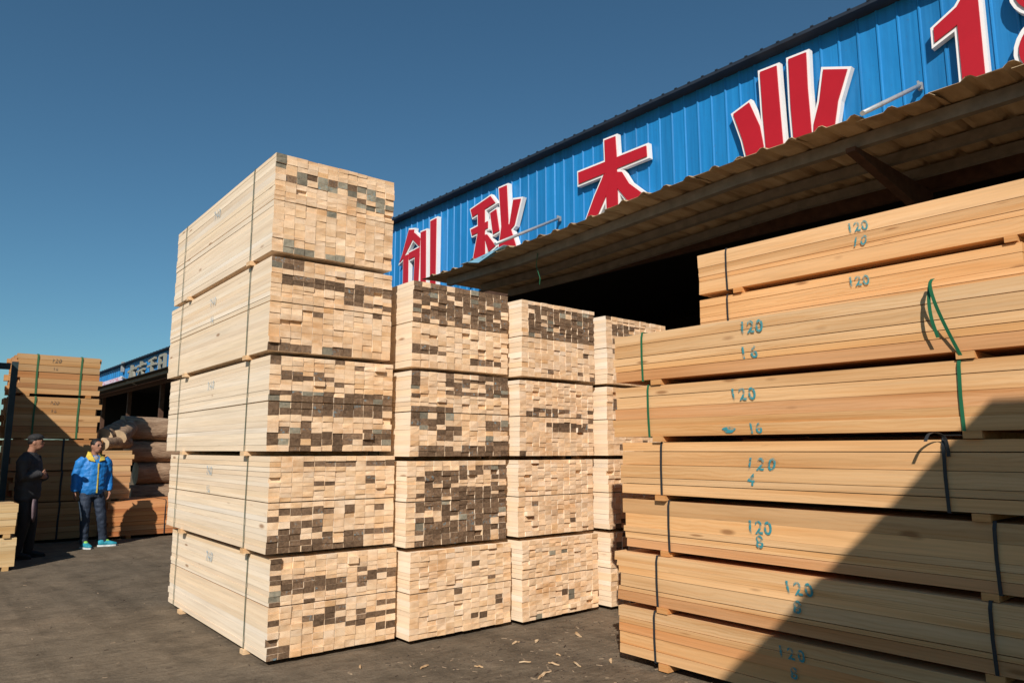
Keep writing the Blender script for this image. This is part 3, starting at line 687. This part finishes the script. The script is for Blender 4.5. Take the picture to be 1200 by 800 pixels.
# ---- stack at the picture's left edge, whose shadow falls on the far left stack
GJ = 'bundles of the stack cut by the left edge of the picture'
for i, (z0, z1) in enumerate(((0.0, .415), (.415, .85))):
    lab = ('pale bundle on the ground at the left edge, lowest of two', 'pale bundle at the left edge lying on the lowest one')[i]
    bundle(lab, GJ, (1.42 - .015 * i, 11.68, z0), R(90), .9, .46, z1 - z0 - .052, 6, 4, tint=(.66, .50, .29), sticks=(.06, .3), seed=100 + i, mid=False, jit=.006, fixrows=(1.1, .9, 1, 1.2), loose=.01)
for i in range(6):
    bundle(ORD[i] + ' bundle of the tall stack outside the left picture edge', GJ, (.93, 11.95 if i < 4 else 12.35, i * .5435), R(90), 2.9, 2.8, .49, 12, 4, tint=(.66, .50, .29), sticks=(.12, 2.0), seed=103 + i, mid=False, jit=.01, fixrows=(1.1, .9, 1, 1.2))

# ---- stack behind the photographer, whose shadow falls across the orange stack
ts = 2.55
P = Vector((4.325, 1.244, 1.817)) - Vector((1.03, .97, -1.0)) * ts
for i in range(6):
    hz = P.z / 6
    bundle(ORD[i] + ' lumber bundle of the stack behind the photographer', 'bundles of the stack behind the photographer', (P.x - 2.4, P.y - 3.2, i * hz), 0, 2.4, 3.2, hz - .052, 6, 4, sticks=(.4, 2.4), seed=110 + i, mid=False, jit=.004, loose=.01)

# ------------------------------------------------------------------ logs
def log(p0, p1, r0, r1, label, seed):
    r = random.Random(seed); p0, p1 = Vector(p0), Vector(p1); d = p1 - p0; L = d.length
    t = thing('log', label, 'log', p0, 0, 'logs behind the reddish lumber pile')
    bm = bmesh.new(); n = 22; m = 14; rings = []
    q = Vector((1, 0, 0)).rotation_difference(d.normalized())
    for i in range(m + 1):
        f = i / m; rr = r0 + (r1 - r0) * f
        ring = []
        for k in range(n):
            a = 2 * math.pi * k / n
            s = rr * (1 + .14 * noise.noise(Vector((f * L * 1.5 + seed * 9, math.cos(a) * 1.3, math.sin(a) * 1.3))) + .07 * noise.noise(Vector((f * L * 5, math.cos(a) * 4 + seed, math.sin(a) * 4))))
            ring.append(bm.verts.new(q @ Vector((f * L, s * math.cos(a), s * math.sin(a)))))
        rings.append(ring)
    for i in range(m):
        for k in range(n): bm.faces.new((rings[i][k], rings[i][(k + 1) % n], rings[i + 1][(k + 1) % n], rings[i + 1][k])).smooth = True
    ends = [[v.co.copy() for v in rings[0]], [v.co.copy() for v in rings[-1]]]
    link('bark', to_mesh('bark', bm, M['bark']), t)
    for e, sg in zip(ends, (-1, 1)):
        bm = bmesh.new(); c = sum(e, Vector()) / n; cv = bm.verts.new(c + d.normalized() * .012 * sg); vv = [bm.verts.new(x) for x in e]
        for k in range(n): bm.faces.new((cv, vv[k], vv[(k + 1) % n]))
        link('cut_end', to_mesh('cut_end', bm, M['cut']), t)
LOGS = [((3.85, 16.12, .22), (7.9, 16.1, .22), .22, .20, 'log at the bottom of the pile, mostly hidden'), ((4.05, 16.62, .22), (8.1, 16.65, .22), .22, .20, 'log at the bottom of the pile, behind the lowest one'),
        ((3.75, 16.12, .66), (7.8, 16.1, .64), .215, .21, 'log showing just above the reddish pile'), ((4.0, 16.6, .66), (8.0, 16.6, .64), .22, .2, 'log lying behind the lowest visible one'),
        ((3.86, 16.15, 1.09), (7.8, 16.1, 1.06), .22, .2, 'log in the middle of the log pile beside the tall pale stack'), ((3.95, 16.6, 1.09), (7.8, 16.6, 1.06), .21, .2, 'log behind the middle one of the pile'),
        ((3.66, 16.15, 1.52), (7.8, 16.1, 1.46), .21, .19, 'log just beneath the big top one'), ((3.9, 16.6, 1.52), (7.8, 16.6, 1.46), .21, .19, 'log behind the one beneath the big top log'),
        ((3.55, 16.2, 1.99), (7.8, 16.3, 1.83), .24, .2, 'big pale log lying on top of the pile, sloping down to the right'),
        ((2.98, 14.85, 1.66), (3.5, 15.45, 1.69), .11, .12, 'short log end lying on the small pale bundle'), ((3.02, 15.1, 1.78), (3.45, 15.75, 1.96), .16, .18, 'short thick log end tilted up behind the small pale bundle'),
        ((3.28, 15.15, 1.78), (3.62, 15.85, 1.98), .14, .15, 'short log end leaning between the big log and its neighbour')]
for i, (a, b, r0, r1, lab) in enumerate(LOGS): log(a, b, r0, r1, lab, i + 3)

# ------------------------------------------------------------------ steel frame at the left edge
t = thing('steel_rack', 'dark green steel post frame at the left edge in front of the far left stack', 'rack', (1.40, 13.5, 0))
for dx in (0.0, -1.6): link('post', box_mesh('post', (dx - .04, -.05, 0), (dx + .04, .05, 2.9), M['post']), t)
link('crossbar', box_mesh('crossbar', (-1.54, -.05, 2.78), (-.06, .05, 2.87), M['post']), t)
link('crossbar', box_mesh('crossbar', (-1.54, -.05, 1.2), (-.06, .05, 1.28), M['post']), t)

# ------------------------------------------------------------------ people
M['skin'] = mat_plain('skin', (0.34, 0.165, 0.105), 0.55, 0, 0.12, 12)
M['hair'] = mat_plain('black_hair', (0.012, 0.010, 0.009), 0.55, 0, 0.3, 40)
def mat_cloth(name, col, rough=0.8):
    k = NT(name); tc = k.n('ShaderNodeTexCoord')
    a = k.noise(k.scaled(tc.outputs['Object'], (9, 9, 5)), 1.0, 4, 0.6)
    k.l(k.mix(1.0, tuple(col), k.ramp(a, [(0.3, 0.75), (0.7, 1.12)]), 'MULTIPLY'), k.b.inputs['Base Color'])
    k.rough(rough); k.bump(a, 0.8, 0.03); return k.m
M['jacket'] = mat_cloth('blue_jacket', (0.015, 0.195, 0.56), 0.55); M['yellow'] = mat_cloth('yellow_collar', (0.62, 0.46, 0.07))
M['navy'] = mat_cloth('navy_trousers', (0.022, 0.034, 0.06), 0.7); M['teal'] = mat_cloth('teal_shoe', (0.02, 0.27, 0.36), 0.6)
M['lime'] = mat_cloth('lime_shoe_tongue', (0.28, 0.60, 0.12)); M['sole'] = mat_cloth('pale_sole', (0.62, 0.66, 0.66))
M['black'] = mat_cloth('black_cloth', (0.018, 0.017, 0.018)); M['vest'] = mat_cloth('charcoal_jacket', (0.035, 0.033, 0.035)); M['mauve'] = mat_cloth('sunlit_trouser_patch', (0.16, 0.11, 0.12))  # mauve: sunlight on the trousers given as a paler colour
M['eye'] = mat_plain('dark_eye', (0.02, 0.015, 0.012), 0.3); M['lip'] = mat_plain('lips', (0.26, 0.09, 0.075), 0.5); M['sweater'] = mat_cloth('grey_sweater', (0.30, 0.28, 0.27))

def blended(name, bm, mat, voxel=0.011, smooth=4):
    me = bpy.data.meshes.new(name); bmesh.ops.recalc_face_normals(bm, faces=bm.faces[:]); bm.to_mesh(me); bm.free()
    ob = bpy.data.objects.new('tmp', me); COL.objects.link(ob)
    m = ob.modifiers.new('r', 'REMESH'); m.mode = 'VOXEL'; m.voxel_size = voxel; m.use_smooth_shade = True
    s = ob.modifiers.new('s', 'SMOOTH'); s.iterations = smooth; s.factor = 0.5
    dg = bpy.context.evaluated_depsgraph_get(); out = bpy.data.meshes.new_from_object(ob.evaluated_get(dg))
    bpy.data.objects.remove(ob); out.name = name; out.materials.clear(); out.materials.append(mat)
    for p in out.polygons: p.use_smooth = True
    return out
def ellip(bm, c, r, sub=2, rot=None):
    res = bmesh.ops.create_icosphere(bm, subdivisions=sub, radius=1.0)
    for v in res['verts']:
        p = Vector((v.co.x * r[0], v.co.y * r[1], v.co.z * r[2]))
        if rot is not None: p = rot @ p
        v.co = p + Vector(c)
def hand(bm, wrist, dirn, side, curl, fwdv):
    w = Vector(wrist); d = Vector(dirn).normalized(); f = Vector(fwdv).normalized(); u = d.cross(f).normalized()
    tube(bm, [w, w + d * .05, w + d * .095], [(.026, .02), (.04, .018), (.038, .016)], 10, ref=tuple(u))
    for k, ln in enumerate((.068, .078, .072, .055)):
        b = w + d * .085 + f * (.03 - .02 * k)
        d2 = (d + u * curl).normalized(); d3 = (d + u * curl * 2.2).normalized()
        tube(bm, [b, b + d2 * ln * .5, b + d2 * ln * .5 + d3 * ln * .5], [.0095, .009, .0075], 6)
    b = w + d * .03 + f * .032
    tube(bm, [b, b + (d * .6 + f * .7).normalized() * .035, b + (d * .6 + f * .7).normalized() * .035 + (d + u * curl).normalized() * .03], [.012, .011, .008], 6)
def head_parts(bm, hc, rot):
    q = rot
    ellip(bm, hc, (.074, .092, .108), 3, q)
    ellip(bm, Vector(hc) + q @ Vector((0, -.03, -.055)), (.056, .062, .062), 2, q)           # jaw
    ellip(bm, Vector(hc) + q @ Vector((0, -.094, -.012)), (.013, .02, .026), 2, q)             # nose
    ellip(bm, Vector(hc) + q @ Vector((0, -.082, .028)), (.045, .014, .012), 2, q)            # brow
    for s in (-1, 1): ellip(bm, Vector(hc) + q @ Vector((s * .076, .004, -.005)), (.012, .022, .032), 2, q)
def face_bits(t, hc, q):
    for s in (-1, 1):
        bm = bmesh.new(); ellip(bm, Vector(hc) + q @ Vector((s * .031, -.083, .006)), (.014, .01, .008), 2, q); link('eye', to_mesh('eye', bm, M['eye']), t)
        bm = bmesh.new(); ellip(bm, Vector(hc) + q @ Vector((s * .032, -.089, .028)), (.02, .008, .005), 2, q); link('eyebrow', to_mesh('eyebrow', bm, M['hair']), t)
    bm = bmesh.new(); ellip(bm, Vector(hc) + q @ Vector((0, -.09, -.055)), (.024, .01, .008), 2, q); link('mouth', to_mesh('mouth', bm, M['lip']), t)
def shoe(t, pos, ang, body, sole, tongue):
    q = Matrix.Rotation(ang, 3, 'Z'); p = Vector(pos)
    s = link('shoe', None, t)
    bm = bmesh.new(); tube(bm, [p + q @ Vector(v) for v in ((0, .075, .055), (0, .03, .06), (0, -.05, .055), (0, -.13, .042), (0, -.185, .036), (0, -.2, .034))],
                           [(.03, .04), (.042, .05), (.044, .045), (.048, .034), (.036, .022), (.012, .01)], 14, ref=(0, 0, 1))
    tube(bm, [p + Vector((0, 0, .05)) + q @ Vector((0, .02, 0)), p + Vector((0, 0, .12)) + q @ Vector((0, .02, 0))], [.046, .044], 12)
    s.data = None
    COL.objects.unlink(s); bpy.data.objects.remove(s)
    s = link('shoe', blended('shoe', bm, body, .007, 3), t)
    bm = bmesh.new()
    prof = [(-.032, .085), (.032, .085), (.045, 0), (.05, -.1), (.038, -.18), (0, -.208), (-.038, -.18), (-.05, -.1), (-.045, 0)]
    a = [bm.verts.new(p + q @ Vector((x, y, .001))) for x, y in prof]; b = [bm.verts.new(p + q @ Vector((x, y, .026))) for x, y in prof]
    bm.faces.new(a); bm.faces.new(b)
    for k in range(len(prof)): bm.faces.new((a[k], a[(k + 1) % len(prof)], b[(k + 1) % len(prof)], b[k]))
    link('sole', to_mesh('sole', bm, sole), s)
    if tongue:
        bm = bmesh.new(); ellip(bm, p + q @ Vector((0, -.045, .098)), (.03, .05, .02), 2, q @ Matrix.Rotation(R(28), 3, 'X')); link('tongue', to_mesh('tongue', bm, tongue), s)

def person_blue():
    t = thing('person', 'man standing in a bright blue jacket with yellow collar and teal sneakers', 'person', (2.60, 13.52, 0), R(8))
    hq = Matrix.Rotation(R(16), 3, 'Z'); hc = Vector((.01, -.03, 1.612))
    LF, RF = Vector((-.055, -.03, 0)), Vector((.25, .03, 0))
    bm = bmesh.new()
    head_parts(bm, hc, hq)
    tube(bm, [(0, .01, 1.40), (0, 0, 1.48), (.005, -.015, 1.56)], [.065, .056, .056], 14)
    tube(bm, [(0, 0, .86), (0, 0, .98), (0, 0, 1.15), (0, 0, 1.32), (0, .005, 1.43)], [(.15, .1), (.145, .095), (.15, .1), (.17, .105), (.10, .07)], 16, ref=(0, 1, 0))
    legs = (((-.085, 0, .9), (-.085, -.04, .5), (LF.x, LF.y + .02, .07)), ((.085, 0, .9), (.165, -.03, .5), (RF.x, RF.y + .02, .07)))
    for l_ in legs: tube(bm, l_, [.08, .055, .04], 12)
    arms = (((-.17, 0, 1.39), (-.245, .02, 1.13), (-.26, -.03, .90)), ((.17, 0, 1.39), (.245, .03, 1.13), (.25, -.03, .90)))
    for a, s in zip(arms, (-1, 1)):
        tube(bm, a, [.05, .042, .03], 12); hand(bm, a[2], (0, -.08, -1), s, .35 * s, (0, -1, 0))
    link('body', blended('body', bm, M['skin'], .0085, 2), t)
    face_bits(t, hc, hq)
    bm = bmesh.new(); ellip(bm, hc + hq @ Vector((0, .016, .034)), (.083, .094, .092), 3, hq)
    for v in bm.verts:
        l_ = hq.inverted() @ (v.co - hc)
        if l_.y < -.05 and l_.z < .06: v.co -= hq @ Vector((0, -.035 - .2 * (.06 - l_.z), 0)) * 1.0
        v.co += Vector((noise.noise(v.co * 40), noise.noise(v.co * 40 + Vector((5, 1, 2))), noise.noise(v.co * 40 + Vector((1, 7, 3))))) * .008
    link('hair', to_mesh('hair', bm, M['hair']), t)
    # jacket
    bm = bmesh.new()
    tube(bm, [(0, 0, .845), (0, 0, .87), (0, -.005, .93), (0, -.008, 1.06), (0, -.006, 1.2), (0, 0, 1.32), (0, .005, 1.41), (0, .008, 1.465)],
         [(.172, .12), (.185, .132), (.205, .15), (.203, .15), (.208, .148), (.21, .135), (.165, .105), (.085, .075)], 20, ref=(0, 1, 0))
    for a, s in zip(arms, (-1, 1)):
        p = [Vector(x) for x in a]
        tube(bm, [p[0] + Vector((-.03 * s, 0, .01)), p[0] + Vector((.03 * s, 0, -.05)), p[0].lerp(p[1], .6) + Vector((.012 * s, 0, 0)), p[1], p[1].lerp(p[2], .55), p[2] + Vector((0, 0, .02)), p[2] + Vector((0, 0, -.005))],
             [.078, .08, .070, .066, .062, .054, .046], 14)
    me = blended('jacket', bm, M['jacket'], .011, 3)
    for v in me.vertices:
        c = v.co; w = noise.noise(Vector((c.x * 9, c.y * 9, c.z * 16))) * .008 + noise.noise(Vector((c.x * 22, c.y * 22, c.z * 30))) * .005
        v.co += v.normal * w
    jk = link('jacket', me, t)
    bm = bmesh.new(); box(bm, (-.008, -.171, .87), (.008, -.15, 1.34)); 
    for v in bm.verts: v.co.x += .02; v.co.y += max(0, v.co.z - 1.2) * .12
    link('zipper', to_mesh('zipper', bm, M['yellow']), jk)
    for s in (-1, 1):      # open collar with its yellow lining
        bm = bmesh.new()
        P = [(s * .03, -.14, 1.37), (s * .12, -.12, 1.395), (s * .135, -.03, 1.45), (s * .085, .06, 1.53), (s * .075, -.04, 1.515), (s * .05, -.105, 1.43)]
        a = [bm.verts.new(p) for p in P]; b = [bm.verts.new(Vector(p) + Vector((0, .008, -.012))) for p in P]
        bm.faces.new(a); bm.faces.new(b)
        for k in range(6): bm.faces.new((a[k], a[(k + 1) % 6], b[(k + 1) % 6], b[k]))
        link('collar', to_mesh('collar', bm, M['yellow']), jk)
    bm = bmesh.new(); ellip(bm, (0, -.06, 1.405), (.055, .05, .06), 2); link('sweater', to_mesh('sweater', bm, M['sweater']), t)
    bm = bmesh.new()
    tube(bm, [(0, 0, .80), (0, 0, .88), (0, 0, .97)], [(.15, .105), (.172, .122), (.16, .11)], 18, ref=(0, 1, 0))
    for l_ in legs:
        p = [Vector(x) for x in l_]
        tube(bm, [p[0] + Vector((0, 0, -.02)), p[0].lerp(p[1], .5), p[1], p[1].lerp(p[2], .5), p[2] + Vector((0, 0, .03)), p[2] + Vector((0, 0, -.005))], [(.1, .11), .09, .075, .068, .062, .064], 14)
    me = blended('trousers', bm, M['navy'], .011, 3)
    for v in me.vertices: v.co += v.normal * (noise.noise(Vector((v.co.x * 12, v.co.y * 12, v.co.z * 20))) * .008)
    tr = link('trousers', me, t)
    bm = bmesh.new(); tube(bm, [(-.185, -.03, .74), (-.165, -.06, .6), (-.15, -.075, .52), (-.14, -.075, .44)], [(.006, .006), (.009, .009), (.014, .008), (.008, .006)], 8); link('side_stripe', to_mesh('side_stripe', bm, M['sole']), tr)
    shoe(t, LF, R(8), M['teal'], M['sole'], M['lime']); shoe(t, RF, R(72), M['teal'], M['sole'], M['lime'])

def person_dark():
    t = thing('person', 'man in dark clothes and black cap standing in shade, one arm across his chest', 'person', (1.64, 12.85, 0), R(62))
    hq = Matrix.Rotation(R(8), 3, 'Z') @ Matrix.Rotation(R(-4), 3, 'X'); hc = Vector((0, -.05, 1.66))
    bm = bmesh.new(); head_parts(bm, hc, hq)
    tube(bm, [(0, .02, 1.42), (0, .0, 1.51), (0, -.03, 1.6)], [.068, .058, .058], 14)
    tube(bm, [(0, 0, .88), (0, 0, 1.0), (0, 0, 1.18), (0, .01, 1.36), (0, .02, 1.47)], [(.155, .105), (.15, .1), (.155, .105), (.175, .11), (.10, .075)], 16, ref=(0, 1, 0))
    legs = (((-.085, 0, .92), (-.10, -.03, .5), (-.11, .04, .07)), ((.085, 0, .92), (.10, -.05, .5), (.10, -.04, .07)))
    for l_ in legs: tube(bm, l_, [.082, .056, .04], 12)
    arms = (((-.19, .01, 1.42), (-.25, .0, 1.16), (-.06, -.18, 1.20)), ((.19, .01, 1.42), (.24, -.02, 1.14), (.06, -.20, 1.16)))
    hd = ((.95, -.1, .1), (-.95, -.05, .05))
    for a, s, d in zip(arms, (-1, 1), hd): tube(bm, a, [.05, .043, .031], 12); hand(bm, a[2], d, s, .3 * s, (0, -.3, 1))
    link('body', blended('body', bm, M['skin'], .0085, 2), t); face_bits(t, hc, hq)
    bm = bmesh.new(); ellip(bm, hc + hq @ Vector((0, .02, .02)), (.08, .088, .075), 3, hq); link('hair', to_mesh('hair', bm, M['hair']), t)
    bm = bmesh.new(); ellip(bm, hc + hq @ Vector((0, .005, .068)), (.09, .105, .062), 3, hq); cp = link('cap', to_mesh('cap', bm, M['black']), t)
    bm = bmesh.new(); ellip(bm, hc + hq @ Vector((0, -.125, .052)), (.07, .07, .009), 2, hq @ Matrix.Rotation(R(10), 3, 'X')); link('brim', to_mesh('brim', bm, M['black']), cp)
    bm = bmesh.new()
    tube(bm, [(0, 0, .82), (0, 0, .86), (0, 0, 1.0), (0, 0, 1.2), (0, .01, 1.36), (0, .02, 1.46), (0, .02, 1.52)], [(.19, .14), (.21, .155), (.215, .16), (.22, .16), (.22, .15), (.165, .11), (.085, .08)], 20, ref=(0, 1, 0))
    for a, s in zip(arms, (-1, 1)):
        p = [Vector(x) for x in a]; tube(bm, [p[0] + Vector((-.03 * s, 0, .01)), p[0] + Vector((.03 * s, 0, -.05)), p[0].lerp(p[1], .6), p[1], p[1].lerp(p[2], .6), p[2]], [.085, .088, .078, .074, .064, .052], 14)
    me = blended('jacket', bm, M['vest'], .011, 3)
    for v in me.vertices: v.co += v.normal * (noise.noise(Vector((v.co.x * 9, v.co.y * 9, v.co.z * 15))) * .011)
    link('jacket', me, t)
    bm = bmesh.new(); tube(bm, [(0, 0, .80), (0, 0, .90), (0, 0, .97)], [(.155, .11), (.175, .125), (.16, .11)], 18, ref=(0, 1, 0))
    for l_ in legs:
        p = [Vector(x) for x in l_]; tube(bm, [p[0] + Vector((0, 0, -.02)), p[0].lerp(p[1], .5), p[1], p[1].lerp(p[2], .5), p[2] + Vector((0, 0, .02)), p[2] + Vector((0, 0, -.01))], [(.102, .112), .092, .078, .07, .064, .066], 14)
    link('trousers', blended('trousers', bm, M['black'], .011, 3), t)
    bm = bmesh.new(); tube(bm, [(-.10, -.135, .84), (-.12, -.15, .72), (-.11, -.15, .60), (-.09, -.14, .52)], [(.05, .02), (.06, .025), (.05, .022), (.02, .012)], 12, ref=(0, 1, 0)); link('sunlit_patch', to_mesh('sunlit_patch', bm, M['mauve']), t)  # sunlit patch on the thigh, imitated by a paler mauve shape
    shoe(t, (-.11, .02, 0), R(-10), M['black'], M['black'], None); shoe(t, (.10, -.06, 0), R(12), M['black'], M['black'], None)
person_blue(); person_dark()

# ------------------------------------------------------------------ wood litter on the ground
def splinter_mesh(L, w, seed):
    r = random.Random(seed); bm = bmesh.new(); n = 5; rows = []
    for i in range(n + 1):
        f = i / n; ww = w * (0.35 + 1.3 * math.sin(math.pi * min(1, f * .9 + .08))) * r.uniform(.7, 1.1); z = .004 + .012 * math.sin(f * 3) * r.random(); bend = .06 * L * math.sin(f * math.pi)
        rows.append([bm.verts.new((f * L - L / 2, -ww / 2 + bend, z)), bm.verts.new((f * L - L / 2, ww / 2 + bend, z)), bm.verts.new((f * L - L / 2, ww * .3 + bend, z + .007)), bm.verts.new((f * L - L / 2, -ww * .3 + bend, z + .007))])
    for a in range(n):
        for q in range(4): bm.faces.new((rows[a][q], rows[a][(q + 1) % 4], rows[a + 1][(q + 1) % 4], rows[a + 1][q]))
    bm.faces.new(rows[0]); bm.faces.new(rows[-1])
    return bm
for i, (x, y, L, w, a) in enumerate(((4.61, 4.53, .16, .022, 60), (4.03, 4.67, .09, .014, 10), (4.2, 4.6, .08, .018, 30), (3.63, 3.9, .2, .018, 20), (3.86, 4.05, .1, .014, 100), (4.24, 3.83, .11, .016, 40),
                                    (3.98, 3.93, .12, .012, 70), (3.73, 4.22, .09, .012, 150), (3.1, 4.6, .1, .015, 20), (4.05, 4.2, .06, .012, 80), (3.4, 4.35, .07, .01, 120), (2.75, 4.9, .06, .012, 60))):
    o = link('wood_splinter', to_mesh('wood_splinter', splinter_mesh(L, w, i), M['side']), None, (x, y, 0.001), (0, 0, R(a)))
    o.color = (.56, .43, .29, 1); tag(o, 'pale wood splinter lying on the bare ground before the stacks', 'splinter', 'splinters strewn on the ground')
bm = bmesh.new(); r = random.Random(3)
for i in range(900):
    u = r.random()
    if u < .72: x, y = r.uniform(2.9, 5.2), r.uniform(3.0, 5.0)
    elif u < .84: x, y = r.uniform(.8, 3.2), r.uniform(4.4, 9.5)
    else: x, y = r.uniform(.8, 6), r.uniform(5, 14.3)
    s = r.uniform(.002, .008) * (1.7 if r.random() < .06 else 1); L = s * r.uniform(1.2, 4); a = r.uniform(0, math.pi); ca, sa = math.cos(a), math.sin(a)
    P = [(-L, -s * .5), (L, -s * .4), (L * .8, s * .5), (-L * .7, s * .4)]; h = s * .7
    lo = [bm.verts.new((x + p * ca - q * sa, y + p * sa + q * ca, .0005)) for p, q in P]; hi = [bm.verts.new((x + p * .8 * ca - q * .8 * sa, y + p * .8 * sa + q * .8 * ca, h)) for p, q in P]
    mi = 0 if r.random() < .3 else 1
    bm.faces.new(hi).material_index = mi
    for k in range(4): bm.faces.new((lo[k], lo[(k + 1) % 4], hi[(k + 1) % 4], hi[k])).material_index = mi
M['chip'] = mat_plain('wood_chip', (.30, .215, .14), .9, 0, .3, 30); M['chipdark'] = mat_plain('bark_chip', (.085, .06, .042), .9, 0, .3, 30)
tag(link('wood_debris', to_mesh('wood_debris', bm, [M['chip'], M['chipdark']])), 'scattered wood chips and bark bits on the yard ground', 'debris', kind='stuff')
